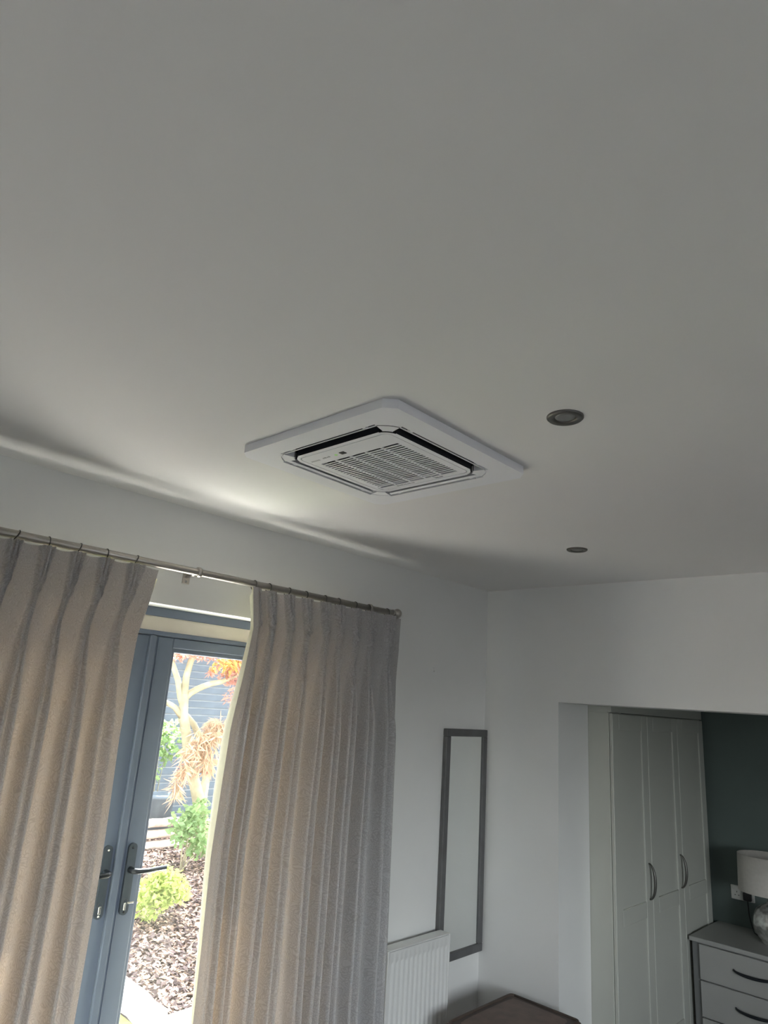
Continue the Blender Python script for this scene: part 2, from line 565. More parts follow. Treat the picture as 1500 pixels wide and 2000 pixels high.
# intake grille: border, slats, ribs
gx0, gx1, gy0, gy1 = ACX - 0.118, ACX + 0.218 - 0.0, ACY - 0.118, ACY + 0.1
GX0, GX1, GY0, GY1 = ACX - 0.115, ACX + 0.160, ACY - 0.158, ACY + 0.158
bm = bmesh.new()
prism(bm, [(x + ACX, y + ACY) for x, y in round_rect(-0.1835, 0.1835, -0.1835, 0.1835, 0.02)], ZP0, ZP0 + 0.004)
c = bmesh.new()
bm_box(c, GX0, GX1, GY0, GY1, ZP0 - 0.05, ZP0 + 0.05)
gm = boolean_cut(bm, [c])
gm.name = 'grille'
gm.materials.clear()
gr = new_obj('grille', gm, 'ac_white', ac)
NS = 21
pit = (GX1 - GX0) / NS
sb = bmesh.new()
bm_box(sb, -0.0029, 0.0029, GY0 - ACY, GY1 - ACY, 0.0004, 0.0020)
sme = bpy.data.meshes.new('slat')
sb.to_mesh(sme)
sb.free()
sme.materials.append(M['ac_white'])
for i in range(1, NS):
    o = bpy.data.objects.new('slat', sme)
    COL.objects.link(o)
    o.parent = gr
    o.location = (GX0 + i * pit, ACY, ZP0)
rme = bpy.data.meshes.new('rib')
sb = bmesh.new()
bm_box(sb, GX0 - ACX, GX1 - ACX, -0.0035, 0.0035, 0.0, 0.0035)
sb.to_mesh(rme)
sb.free()
rme.materials.append(M['ac_white'])
for i in range(1, 5):
    o = bpy.data.objects.new('rib', rme)
    COL.objects.link(o)
    o.parent = gr
    o.location = (ACX, GY0 + i * (GY1 - GY0) / 5, ZP0)
for o in list(gr.children):
    o.matrix_parent_inverse = Matrix.Translation((0, 0, 0))
LX = ACX - 0.146
o = lathe('indicator_light', [(0, -0.0015), (0.004, -0.0015), (0.005, 0.0)], 'led', (LX, ACY + 0.058, ZP0), parent=ac, n=16)
tag(o, 'lit green indicator light')
o = box('sensor_window', LX - 0.009, LX + 0.007, ACY + 0.018, ACY + 0.038, ZP0 - 0.0015, ZP0 + 0.001, 'black', ac, 0.001)
tag(o, 'small black sensor window')
# faint printed legends (illegible at this size in the photograph)
bm = bmesh.new()
y = ACY + 0.085
for i, w in enumerate((0.006, 0.004, 0.007, 0.005)):
    bm_box(bm, LX - 0.004 + 0.002 * (i % 2), LX + 0.003, y, y + w, ZP0 - 0.0004, ZP0)
    y += w + 0.003
o = from_bm('printed_symbols', bm, 'print_grey', ac)
bm = bmesh.new()
y = ACY + 0.132
for i, w in enumerate((0.007, 0.006, 0.008, 0.006, 0.004)):
    bm_box(bm, LX - 0.001, LX + 0.006, y, y + w, ZP0 - 0.0004, ZP0)
    y += w + 0.002
M['print_pale'] = mat('printed_pale', (0.55, 0.55, 0.57), 0.5, noise=0.03)
o = from_bm('printed_name', bm, 'print_pale', ac)
for yc, ws in ((ACY + 0.055, (0.006, 0.005, 0.007, 0.006, 0.005, 0.006, 0.010, 0.005, 0.006)), (ACY - 0.062, (0.008, 0.004, 0.006, 0.005))):
    bm = bmesh.new()
    y = yc - 0.03
    for i, w in enumerate(ws):
        bm_box(bm, ACX + 0.168 + 0.0015 * (i % 2), ACX + 0.174, y, y + w, ZP0 - 0.0004, ZP0)
        y += w + 0.0022
    from_bm('printed_legend', bm, 'print_grey', ac)
for yy in (-0.115, 0.115):
    boxes('grille_latch', [(ACX + 0.150, ACX + 0.180, ACY + yy + 0.052, ACY + yy + 0.055, ZP0 - 0.0015, ZP0),
                           (ACX + 0.177, ACX + 0.180, ACY + yy + 0.03, ACY + yy + 0.055, ZP0 - 0.0015, ZP0)], 'ac_white', ac)

# ================================================================ DOWNLIGHTS
for nm, x, y, lab in (('downlight', 1.430, 0.776, 'recessed metal downlight on the ceiling closest to the camera'),
                      ('downlight', 2.735, 1.429, 'smaller looking recessed downlight nearer the end wall')):
    d = thing(nm, lab, 'downlight', (x, y, ZC), 'recessed ceiling downlights')
    lathe('bezel', [(0.0455, 0.0), (0.0455, -0.003), (0.042, -0.0065), (0.030, -0.0045), (0.0255, -0.002), (0.0255, 0.0)], 'bezel', (x, y, ZC), parent=d, n=48)
    lathe('lens', [(0, -0.0035), (0.015, -0.0032), (0.025, -0.0015), (0.0255, 0.0)], 'lens', (x, y, ZC), parent=d, n=32)

# unseen upper storey, added to shade the ground behind the house
struct(box('wall_upper_shade', XL - 0.2, 5.6, YR - 0.2, YW + 0.3, ZC + 0.26, 6.2, 'ext'), 'unseen upper storey added to shade the ground behind the house', 'wall')

# ================================================================ GARDEN DOORS
YD = 2.573
fr = thing('trim_1', 'anthracite outer frame of the garden doors with a beige head strip', None, (1.4, YD, 0), kind='structure')
box('frame_head', OX0, OX1, YD - 0.002, YD + 0.07, 2.157, OZ, 'anthracite', fr, 0.002)
box('head_strip', OX0, OX1, YD + 0.004, YD + 0.06, 2.100, 2.157, 'beige', fr)
box('frame_sill_head', OX0, OX1, YD - 0.004, YD + 0.07, 2.082, 2.100, 'anthracite', fr, 0.002)
box('frame_jamb', OX0, OX0 + 0.05, YD - 0.002, YD + 0.07, 0, 2.082, 'anthracite', fr, 0.002)
box('frame_jamb', OX1 - 0.05, OX1, YD - 0.002, YD + 0.07, 0, 2.082, 'anthracite', fr, 0.002)
box('threshold', OX0 + 0.05, OX1 - 0.05, YD - 0.01, YD + 0.08, 0, 0.03, 'anthracite', fr, 0.002)
DZ0, DZ1 = 0.032, 2.080


def door_leaf(name, x0, x1, meet_left, label):
    d = thing(name, label, None, ((x0 + x1) / 2, YD, 0), kind='structure')
    sw = 0.098
    y0, y1 = YD + 0.002, YD + 0.062
    box('stile', x0, x0 + sw, y0, y1, DZ0, DZ1, 'anthracite', d, 0.004)
    box('stile', x1 - sw, x1, y0, y1, DZ0, DZ1, 'anthracite', d, 0.004)
    box('top_rail', x0 + sw, x1 - sw, y0, y1, 2.038, DZ1, 'anthracite', d, 0.003)
    box('bottom_rail', x0 + sw, x1 - sw, y0, y1, DZ0, 0.15, 'anthracite', d, 0.003)
    gx0, gx1 = x0 + sw, x1 - sw
    boxes('glazing_bead', [(gx0, gx0 + 0.012, y0 + 0.006, y1, 0.15, 2.038), (gx1 - 0.012, gx1, y0 + 0.006, y1, 0.15, 2.038),
                           (gx0 + 0.012, gx1 - 0.012, y0 + 0.006, y1, 2.022, 2.038), (gx0 + 0.012, gx1 - 0.012, y0 + 0.006, y1, 0.15, 0.166)], 'anthracite', d, 0.001)
    box('pane', gx0 + 0.006, gx1 - 0.006, YD + 0.030, YD + 0.034, 0.155, 2.03, 'glass', d)
    hx = x0 + 0.052 if meet_left else x1 - 0.040
    sgn = 1 if meet_left else -1
    bm = bmesh.new()
    prism(bm, round_rect(hx - 0.0165, hx + 0.0165, 1.070, 1.312, 0.0164, 8), 0, 0.011)
    bmesh.ops.rotate(bm, verts=bm.verts, matrix=Matrix.Rotation(PI / 2, 3, 'X'))
    bmesh.ops.translate(bm, verts=bm.verts, vec=(0, y0 + 0.0002, 0))
    pl = from_bm('handle_plate', bm, 'anth_plate', d)
    tube('lever', [(hx, y0 - 0.009, 1.222), (hx, y0 - 0.040, 1.222), (hx + sgn * 0.012, y0 - 0.050, 1.222), (hx + sgn * 0.05, y0 - 0.052, 1.221),
                   (hx + sgn * 0.125, y0 - 0.050, 1.224)], [0.011, 0.0105, 0.010, 0.0085, 0.0085], 'anth_dark', pl, 12).parent = pl
    lathe('lock_cylinder', [(0, 0.003), (0.0085, 0.003), (0.0085, 0.0)], 'brass', (hx, y0 - 0.0112, 1.116), 'Y', pl, 20)
    box('lock_body', hx - 0.005, hx + 0.005, y0 - 0.0135, y0 - 0.010, 1.086, 1.112, 'steel', pl, 0.002)
    for z in (1.296, 1.084 - 0.004):
        lathe('screw', [(0, -0.0025), (0.004, -0.002), (0.0045, 0.0)], 'anth_dark' if meet_left else 'steel', (hx, y0 - 0.0108, z), 'Y', pl, 12)
    if meet_left:
        box('stile_bead', x0 + 0.027, x0 + 0.0305, y0 - 0.0025, y0 + 0.001, DZ0, DZ1 - 0.002, 'anthracite', d, 0.001)
        box('key', hx + 0.006, hx + 0.030, y0 - 0.018, y0 - 0.0165, 1.108, 1.114, 'steel', pl, 0.0005)
    else:
        # rebated meeting lip
        box('meeting_lip', x1 - 0.010, x1 + 0.018, y0 - 0.016, y0 + 0.001, DZ0, DZ1, 'anthracite', d, 0.004, 2)
    return d


door_leaf('door_1', 1.378, 2.226, True, 'anthracite glazed garden door leaf with dark lever handle and key')
door_leaf('door_2', 0.574, 1.374, False, 'anthracite glazed garden door leaf mostly behind the left curtain')

# ================================================================ CURTAIN POLE
YP, ZPO = 2.368, 2.327
pole = thing('curtain_pole', 'satin nickel curtain pole with ball finials above the garden doors', 'curtain pole', (1.42, YW, ZPO))
tube('rod', [(0.26, YP, ZPO), (2.565, YP, ZPO)], 0.0145, 'nickel', pole, 20)
for xs, s in ((2.565, 1), (0.26, -1)):
    pr = [(0, -0.004), (0.0165, -0.004), (0.0175, 0.0), (0.0175, 0.006), (0.012, 0.009), (0.012, 0.013)]
    pr += [(0.0255 * math.sin(a), 0.034 - 0.0235 * math.cos(a)) for a in [0.52 + (PI - 0.52) * j / 12 for j in range(13)]]
    pr[-1] = (0, pr[-1][1])
    lathe('finial', [(r, h * s) for r, h in pr], 'nickel', (xs, YP, ZPO), 'X', pole, 28)
for xb in (1.42, 2.394, 0.44):
    bk = lathe('bracket', [(0.0150, -0.008), (0.0195, -0.008), (0.0205, 0), (0.0195, 0.008), (0.0150, 0.008)], 'nickel', (xb, YP, ZPO), 'X', pole, 24)
    tube('bracket_arm', [(xb, YP + 0.014, ZPO - 0.004), (xb - 0.0, YW - 0.004, ZPO - 0.012)], 0.006, 'nickel', bk, 10)
    box('wall_plate', xb - 0.016, xb + 0.016, YW - 0.005, YW, ZPO - 0.040, ZPO + 0.014, 'nickel', bk, 0.0015)
    lathe('screw', [(0, -0.003), (0.004, -0.002), (0.005, 0)], 'steel', (xb, YW - 0.005, ZPO - 0.030), 'Y', bk, 12)


# ================================================================ CURTAINS
def curtain(name, label, ringx, edge_fn, pinch_z, lead_side, seed):
    """ringx: pleat positions at the top; edge_fn(z)-> (xl, xr) edges; lead_side: +1 leading edge is the left one, -1 the right one"""
    rnd = random.Random(seed)
    zt, zb = ZPO - 0.020, 0.015
    cu = thing(name, label, 'curtain', ((ringx[0] + ringx[-1]) / 2, YP, 0), 'pleated curtains at the garden doors')
    n = len(ringx)
    sub = 30
    nz = 74
    zs = [zt - 0.24 * (j / 24) for j in range(25)] + [zt - 0.24 - (zt - 0.24 - zb) * (j / (nz - 24)) for j in range(1, nz - 23)]
    xl0, xr0 = edge_fn(zt)
    knots = [xl0] + list(ringx) + [xr0]
    amp = [0.8 + 0.5 * rnd.random() for _ in range(n)]
    sk = [rnd.uniform(-0.10, 0.10) for _ in range(n)]
    ph = [rnd.uniform(0, 6.28) for _ in range(n)]
    # columns: parameter t in [0, n+1]
    cols = []
    e0 = 0.55
    T = [(-e0 + (n - 1 + 2 * e0) * i / (sub * n)) for i in range(sub * n + 1)]
    verts, uvs = [], []
    for j, z in enumerate(zs):
        xl, xr = edge_fn(z)
        dz = zt - z
        pz = pinch_z
        for t in T:
            # base x from pleat positions
            if t <= 0:
                bx = ringx[0] + (xl0 - ringx[0]) * (-t / e0)
            elif t >= n - 1:
                bx = ringx[-1] + (xr0 - ringx[-1]) * ((t - n + 1) / e0)
            else:
                i0 = min(int(t), n - 2)
                bx = ringx[i0] + (ringx[i0 + 1] - ringx[i0]) * (t - i0)
            bx = xl + (bx - xl0) * (xr - xl) / (xr0 - xl0)
            i = max(0, min(n - 1, int(round(t))))
            p = t - i
            if dz < pz:                                   # header: three fingers closing to the pinch
                k = dz / pz
                de = 0.16 * (1 - k) + 0.05 * k
                sg = 0.042 * (1 - k) + 0.026 * k
                g = max(math.exp(-((p - q * de) / sg) ** 2) for q in (-1, 0, 1))
                A = 0.034 + 0.010 * k
                y = YP - 0.010 - A * g - 0.006 * k + 0.012 * (1 - math.cos(2 * PI * p)) * 0.5
            else:
                k = min(1, (dz - pz) / 0.45)
                k = k * k * (3 - 2 * k)
                kk = min(1, (dz - pz) / 2.0)
                # pinch ridge splitting into a soft double fold
                q = p - sk[i] * k * (0.6 + 0.4 * kk)
                de = 0.032 + 0.080 * k
                sg = 0.028 + 0.056 * k
                g = max(math.exp(-((q - de) / sg) ** 2), math.exp(-((q + de) / sg) ** 2))
                g0 = 0.5 + 0.5 * math.cos(2 * PI * q)
                A = 0.044 + 0.026 * k * amp[i]
                y = YP - 0.016 - A * (0.78 * g + 0.22 * g0 * k) + 0.010 * (1 - g0)
                y += 0.006 * k * math.sin(3.1 * dz + ph[i]) * g0
                bx += 0.007 * k * math.sin(2.3 * dz + ph[i])
                bx += 0.010 * k * math.sin(2 * PI * q) * g0       # folds bulge over themselves
            le = (-t + 0.02) / 0.16 if lead_side > 0 else -1.0      # the leading edge hangs forward
            if le > 0:
                le = min(1, le)
                y = y * (1 - le) + (YP - 0.052) * le
            zz = z
            if j == 0:
                zz = z + 0.002 * math.cos(2 * PI * p)
            verts.append((bx, y, zz))
            uvs.append((t * 0.26, z))
    W = len(T)
    faces = [(j * W + i, j * W + i + 1, (j + 1) * W + i + 1, (j + 1) * W + i) for j in range(len(zs) - 1) for i in range(W - 1)]
    me = bpy.data.meshes.new('fabric')
    me.from_pydata(verts, [], faces)
    ul = me.uv_layers.new(name='UVMap')
    for lp in me.loops:
        ul.data[lp.index].uv = uvs[lp.vertex_index]
    new_obj('fabric', me, 'curtain', cu, True)
    # lining: pale cloth hanging behind, with the leading edge turned back towards the glass
    lv = []
    KL = 40
    for j, z in enumerate(zs):
        dz = zt - z
        zl = z - 0.034 * max(0, 1 - dz / 0.1)
        row = verts[j * W:(j + 1) * W]
        if lead_side > 0:
            a = row[0]
        else:
            a = row[-1]
        bulge = math.sin(min(1.0, dz / 0.75) * PI / 2) if dz < 0.75 else 1.0 - 0.88 * min(1, (dz - 0.75) / 0.9)
        ret = (0.014 + 0.052 * bulge) if lead_side > 0 else 0.022
        pts = [a, (a[0] - lead_side * 0.002, a[1] + 0.35 * ret, a[2]), (a[0] + lead_side * 0.001, a[1] + 0.7 * ret, a[2]), (a[0] + lead_side * 0.012, a[1] + ret, a[2])]
        far = row[-1] if lead_side > 0 else row[0]
        for i in range(1, KL + 1):
            f = i / KL
            pts.append((a[0] + lead_side * 0.012 + (far[0] - a[0] - lead_side * 0.012) * f, max(YP + 0.012, min(a[1] + ret, YP + 0.055)) * (1 - 0.3 * f) + (YP + 0.012) * 0.3 * f + 0.004 * math.sin(f * n * 2 * PI), a[2]))
        lv += [(p_[0], p_[1], p_[2] if k_ < 4 and lead_side > 0 else zl) for k_, p_ in enumerate(pts)]
    LW = KL + 4
    lf = [(j * LW + i, (j + 1) * LW + i, (j + 1) * LW + i + 1, j * LW + i + 1) for j in range(len(zs) - 1) for i in range(LW - 1)]
    lm = bpy.data.meshes.new('lining')
    lm.from_pydata(lv, [], lf)
    o = new_obj('lining', lm, 'lining', cu, True)
    tag(o, 'pale cream lining')
    # rings on the pole
    for i, x in enumerate(ringx):
        tilt = rnd.uniform(-0.006, 0.010)
        pts = []
        for k in range(21):
            a = 2 * PI * k / 20 + 0.3
            pts.append((x + tilt * math.sin(a), YP + 0.0195 * math.cos(a), ZPO - 0.004 + 0.0195 * math.sin(a)))
        tube('ring', pts, 0.0019, 'dark_metal', cu, 8)
    return cu


def interp(tab, z):
    if z >= tab[0][0]:
        return tab[0][1]
    for (z0, v0), (z1, v1) in zip(tab, tab[1:]):
        if z >= z1:
            return v0 + (v1 - v0) * (z0 - z) / (z0 - z1)
    return tab[-1][1]


EL = [(2.31, 1.252), (2.18, 1.232), (2.06, 1.206), (1.7, 1.197), (1.3, 1.203), (0.0, 1.20)]
ER = [(2.31, 1.650), (2.14, 1.676), (1.95, 1.658), (1.75, 1.630), (1.3, 1.605), (0.7, 1.612), (0.0, 1.62)]
ERr = [(2.31, 2.632), (2.0, 2.612), (1.5, 2.625), (0.8, 2.645), (0.0, 2.665)]
curtain('curtain', 'grey leaf-patterned pinch-pleat curtain hanging left of the door gap',
        [0.33, 0.43, 0.53, 0.63, 0.735, 0.838, 0.940, 1.040, 1.150],
        lambda z: (0.27 + 0.01 * (2.3 - z), interp(EL, z)), 0.150, -1, 3)
curtain('curtain', 'grey leaf-patterned pinch-pleat curtain hanging between door gap and radiator',
        [1.690, 1.768, 1.873, 1.975, 2.090, 2.178, 2.288, 2.385, 2.520],
        lambda z: (interp(ER, z), interp(ERr, z)), 0.150, 1, 11)

# ================================================================ MIRROR
mi = thing('wall_mirror', 'tall narrow wall mirror in a dark grey frame near the room corner', 'mirror', (3.32, YW, 0.615))
mx0, mx1, mz0, mz1 = 3.138, 3.528, 0.612, 1.768
fw, my0 = 0.040, YW - 0.028
box('frame_rail', mx0, mx1, my0, YW - 0.0005, mz1 - fw, mz1, 'mirror_frame', mi, 0.003)
box('frame_rail', mx0, mx1, my0, YW - 0.0005, mz0, mz0 + fw, 'mirror_frame', mi, 0.003)
box('frame_stile', mx0, mx0 + fw, my0, YW - 0.0005, mz0 + fw, mz1 - fw, 'mirror_frame', mi, 0.003)
box('frame_stile', mx1 - fw, mx1, my0, YW - 0.0005, mz0 + fw, mz1 - fw, 'mirror_frame', mi, 0.003)
box('mirror_glass', mx0 + fw, mx1 - fw, my0 + 0.009, my0 + 0.012, mz0 + fw, mz1 - fw, 'mirror', mi)

# small white picture hook on the wall
hk = thing('picture_hook', 'tiny white hook on the wall above the radiator', 'hook', (3.023, YW, 2.078))
box('hook_plate', 3.017, 3.029, YW - 0.004, YW, 2.066, 2.092, 'rad', hk, 0.001)
tube('hook_arm', [(3.023, YW - 0.003, 2.070), (3.023, YW - 0.010, 2.066), (3.023, YW - 0.013, 2.074)], 0.002, 'rad', hk, 8)

# ================================================================ RADIATOR
rd = thing('radiator', 'white ribbed panel radiator under the wall mirror', 'radiator', (2.9, YW, 0.17))
rx0, rx1, rz0, rz1 = 2.674, 3.142, 0.18, 0.78
ry = 2.360
bm = bmesh.new()
npt = 190
prof = []
for i in range(npt + 1):
    x = rx0 + 0.012 + (rx1 - rx0 - 0.024) * i / npt
    w = math.cos(2 * PI * (x - rx0) / 0.0335)
    d = 0.009 * max(-1, min(1, 2.2 * w))
    prof.append((x, d))
rows = [(rz1 - 0.006, 0), (rz1 - 0.045, 0), (rz1 - 0.062, 1), (rz0 + 0.062, 1), (rz0 + 0.045, 0), (rz0 + 0.01, 0)]
grid = [[bm.verts.new((x, ry + (0.006 + 0.5 * d) * k, z)) for x, d in prof] for z, k in rows]
for a, b in zip(grid, grid[1:]):
    for i in range(npt):
        bm.faces.new((a[i], b[i], b[i + 1], a[i + 1]))
from_bm('front_panel', bm, 'rad', rd, True)
box('rear_panel', rx0 + 0.012, rx1 - 0.012, ry + 0.02, ry + 0.062, rz0 + 0.01, rz1 - 0.012, 'rad', rd)
for xx in (rx0, rx1 - 0.012):
    box('side_panel', xx, xx + 0.012, ry - 0.001, ry + 0.066, rz0, rz1, 'rad', rd, 0.003)
tg = box('top_grille', rx0 + 0.012, rx1 - 0.012, ry, ry + 0.066, rz1 - 0.006, rz1, 'rad', rd, 0.002)
bm = bmesh.new()
x = rx0 + 0.03
while x < rx1 - 0.04:
    bm_box(bm, x, x + 0.004, ry + 0.012, ry + 0.054, rz1 - 0.0005, rz1 + 0.0006)
    x += 0.012
o = from_bm('grille_bars', bm, 'rad', tg)
o['kind'] = 'stuff'
for xx in (rx0 + 0.1, rx1 - 0.1):
    box('wall_bracket', xx - 0.01, xx + 0.01, ry + 0.06, YW, rz0 + 0.08, rz1 - 0.1, 'rad', rd)
tube('valve_pipe', [(rx1 + 0.02, ry + 0.035, 0.0), (rx1 + 0.02, ry + 0.035, rz0 + 0.03), (rx1 - 0.005, ry + 0.035, rz0 + 0.03)], 0.0075, 'rad', rd, 10)

# ================================================================ OTTOMAN in the corner
ot = thing('ottoman', 'brown leather storage ottoman with piped lid in the room corner', 'ottoman', (3.19, 1.98, 0))
ox0, ox1, oy0, oy1, oz = 2.91, 3.462, 1.80, 2.205, 0.50
box('base', ox0 + 0.02, ox1 - 0.02, oy0 + 0.02, oy1 - 0.02, 0.03, 0.40, 'brown', ot, 0.012, 2)
for xx in (ox0 + 0.05, ox1 - 0.05):
    for yy in (oy0 + 0.05, oy1 - 0.05):
        lathe('foot', [(0, 0), (0.018, 0), (0.022, 0.031), (0, 0.031)], 'brown_dark', (xx, yy, 0), parent=ot, n=16)
lid = box('lid', ox0, ox1, oy0, oy1, 0.40, oz - 0.008, 'brown_dark', ot, 0.018, 3)
bm = bmesh.new()
nx, ny = 14, 10
g = [[bm.verts.new((ox0 + 0.03 + (ox1 - ox0 - 0.06) * i / nx, oy0 + 0.03 + (oy1 - oy0 - 0.06) * j / ny,
                    oz - 0.010 + 0.016 * (math.sin(PI * i / nx) * math.sin(PI * j / ny)) ** 0.5)) for j in range(ny + 1)] for i in range(nx + 1)]
for i in range(nx):
    for j in range(ny):
        bm.faces.new((g[i][j], g[i + 1][j], g[i + 1][j + 1], g[i][j + 1]))
from_bm('cushion_top', bm, 'brown', lid, True)
pts = [(x, y, oz - 0.008) for x, y in round_rect(ox0 + 0.014, ox1 - 0.014, oy0 + 0.014, oy1 - 0.014, 0.02, 5)]
tube('piping', pts + [pts[0]], 0.008, 'brown_dark', lid, 8)

# ================================================================ WARDROBE in the recess
wr = thing('wardrobe', 'sage grey three-door wardrobe standing in the recess', 'wardrobe', (4.6, 2.1, 0))
wx0, wx1, wy, wz = 3.882, 5.345, 1.82, 1.916
box('body', wx0, wx1, wy + 0.022, YW - 0.01, 0.08, wz, 'wardrobe', wr, 0.002)
box('plinth', wx0 + 0.02, wx1 - 0.02, wy + 0.06, YW - 0.05, 0.0, 0.08, 'wardrobe', wr)
dw = (wx1 - wx0 - 0.006) / 3
for i in range(3):
    a = wx0 + 0.003 + i * dw
    b = a + dw - 0.004
    fw_ = 0.085
    d = boxes('door', [(a, a + fw_, wy, wy + 0.020, 0.09, wz - 0.004), (b - fw_, b, wy, wy + 0.020, 0.09, wz - 0.004),
                       (a + fw_, b - fw_, wy, wy + 0.020, wz - 0.094, wz - 0.004), (a + fw_, b - fw_, wy, wy + 0.020, 0.09, 0.19),
                       (a + fw_, b - fw_, wy, wy + 0.020, 0.80, 0.885)], 'wardrobe', wr, 0.003)
    box('upper_panel', a + fw_ - 0.004, b - fw_ + 0.004, wy + 0.008, wy + 0.018, 0.88, wz - 0.09, 'wardrobe', d)
    box('lower_panel', a + fw_ - 0.004, b - fw_ + 0.004, wy + 0.008, wy + 0.018, 0.18, 0.805, 'wardrobe', d)
    if i == 2:
        continue
    hx = b - 0.045
    zc = 0.985
    pts = [(hx, wy - 0.036 * math.cos(t), zc + 0.095 * math.sin(t) / 1.0) for t in [(-PI / 2) + PI * k / 14 for k in range(15)]]
    tube('handle', pts, [0.004 + 0.004 * math.cos(-PI / 2 + PI * k / 14) for k in range(15)], 'bezel', d, 10)
box('filler_return', wx0, wx0 + 0.02, wy + 0.030, YW - 0.01, wz, 2.30, 'wardrobe', wr)
box('filler_panel', wx0, wx1, wy + 0.006, wy + 0.030, wz + 0.002, 2.30, 'wardrobe', wr, 0.002)

# ================================================================ CHEST OF DRAWERS
cd = thing('chest_of_drawers', 'grey chest of drawers with bow handles against the dark green wall', 'chest of drawers', (5.1, 1.2, 0))
cx0, cx1, cy0, cy1, cz = 4.862, 5.385, 0.66, 1.806, 0.622
box('carcass', cx0 + 0.012, cx1, cy0 + 0.01, cy1 - 0.010, 0.04, cz - 0.028, 'chest_dark', cd, 0.002)
box('top', cx0 - 0.012, cx1, cy0, cy1, cz - 0.026, cz, 'chest', cd, 0.004, 2)
box('plinth', cx0 + 0.04, cx1 - 0.02, cy0 + 0.03, cy1 - 0.03, 0, 0.04, 'chest_dark', cd)
for i in range(3):
    z1 = cz - 0.034 - i * 0.196
    z0 = z1 - 0.190 + (0.02 if i == 2 else 0)
    dr = box('drawer', cx0 - 0.006, cx0 + 0.014, cy0 + 0.05, cy1 - 0.055, z0, z1, 'chest', cd, 0.003)
    for yc in (1.45, 0.98):
        pts = [(cx0 - 0.006 - 0.026 * math.cos(t), yc + 0.105 * math.sin(t), (z0 + z1) / 2 + 0.01 - 0.012 * math.cos(t)) for t in [(-PI / 2) + PI * k / 14 for k in range(15)]]
        tube('handle', pts, [0.0045 + 0.0045 * math.cos(-PI / 2 + PI * k / 14) for k in range(15)], 'anth_dark', dr, 10)

# table lamp
lx, ly = 5.13, 1.405
lp = thing('table_lamp', 'table lamp with pale drum shade and silver glass base on the chest', 'lamp', (lx, ly, cz))
lathe('base', [(0, 0), (0.055, 0), (0.062, 0.006), (0.058, 0.014), (0.075, 0.03), (0.098, 0.07), (0.104, 0.11), (0.098, 0.15), (0.078, 0.19),
               (0.045, 0.215), (0.022, 0.225), (0.016, 0.235), (0, 0.236)], 'crackle', (lx, ly, cz), parent=lp, n=40)
lathe('neck', [(0, 0), (0.012, 0), (0.012, 0.09), (0, 0.09)], 'steel', (lx, ly, cz + 0.234), parent=lp, n=20)
zs0 = cz + 0.285
lathe('shade', [(0.172, 0.0), (0.166, 0.212), (0.163, 0.212), (0.169, 0.0), (0.172, 0.0)], 'shade', (lx, ly, zs0), parent=lp, n=48)
bm = bmesh.new()
for k in range(3):
    a = 2 * PI * k / 3
    bm_tube(bm, [(lx, ly, zs0 + 0.02), (lx + 0.1685 * math.cos(a), ly + 0.1685 * math.sin(a), zs0 + 0.02)], 0.002, 6)
from_bm('shade_spider', bm, 'steel', lp)

# double socket with plug
so = thing('wall_socket', 'double wall socket on the dark wall beside the lamp', 'socket', (XD, 1.64, 0.82))
box('face_plate', XD - 0.010, XD, 1.567, 1.713, 0.776, 0.862, 'socket', so, 0.003)
for yc in (1.675, 1.605):
    for dy, dz, w, h in ((0, 0.012, 0.004, 0.009), (0.011, -0.008, 0.008, 0.004), (-0.011, -0.008, 0.008, 0.004)):
        box('pin_hole', XD - 0.0106, XD - 0.009, yc + dy - w / 2, yc + dy + w / 2, 0.812 + dz - h / 2, 0.812 + dz + h / 2, 'black', so)
    box('rocker_switch', XD - 0.013, XD - 0.009, yc + 0.016, yc + 0.026, 0.838, 0.854, 'socket', so, 0.001)
pg = thing('plug', 'black plug with trailing cord in the double socket', 'plug', (XD - 0.03, 1.605, 0.81))
box('plug_body', XD - 0.046, XD - 0.0108, 1.580, 1.630, 0.784, 0.836, 'black', pg, 0.008, 2)
tube('cord', [(XD - 0.03, 1.605, 0.786), (XD - 0.035, 1.60, 0.70), (XD - 0.05, 1.58, 0.635), (XD - 0.12, 1.55, cz + 0.004), (lx + 0.05, ly + 0.06, cz + 0.004)], 0.0035, 'black', pg, 8)

# same unseen storey again, added for its shadow on the rear ground
struct(box('wall_upper_shade', XL - 0.2, 5.6, YR - 0.2, YW + 0.3, ZC + 0.26, 6.2, 'ext'), 'unseen upper storey added to shade the ground behind the house', 'wall')

# ================================================================ GARDEN
struct(boxes('ground', [(-14, 18, YW + 0.3, 18, -0.30, -0.02), (-14, XL - 0.2, YR - 0.2, YW + 0.3, -0.30, -0.02)], 'soil'), 'dark mulched soil of the garden bed', 'ground')
struct(box('added_rear_ground', -14, 18, -14, YR - 0.2, -0.30, -0.02, 'tarmac'), 'unseen dark ground added behind the house to cut bounced light', 'added_rear_ground')  # unseen dark surface, added to keep bounce off the ceiling
pt = thing('bounce_patio', 'unseen pale stone paving laid out to bounce sun onto the ceiling', 'paving', (1.4, 3.2, -0.02), kind='structure')  # unseen reflector: pale slabs send sun up through the doors
slab = bmesh.new()
bm_box(slab, -0.295, 0.295, -0.295, 0.295, 0, 0.03, 0.004)
slm = bpy.data.meshes.new('paving_slab')
slab.to_mesh(slm)
slab.free()
slm.materials.append(M['bounce_patio'])
for i in range(-9, 13):
    for j in range(1):
        X, Y = 1.4 + i * 0.6, 3.06 + j * 0.6
        if Y > 3.4:
            continue
        o = bpy.data.objects.new('paving_slab', slm)
        COL.objects.link(o)
        o.parent = pt
        o.location = (i * 0.6 + random.uniform(-.003, .003), -0.14 + j * 0.6, random.uniform(-0.004, 0.004))
bm = bmesh.new()
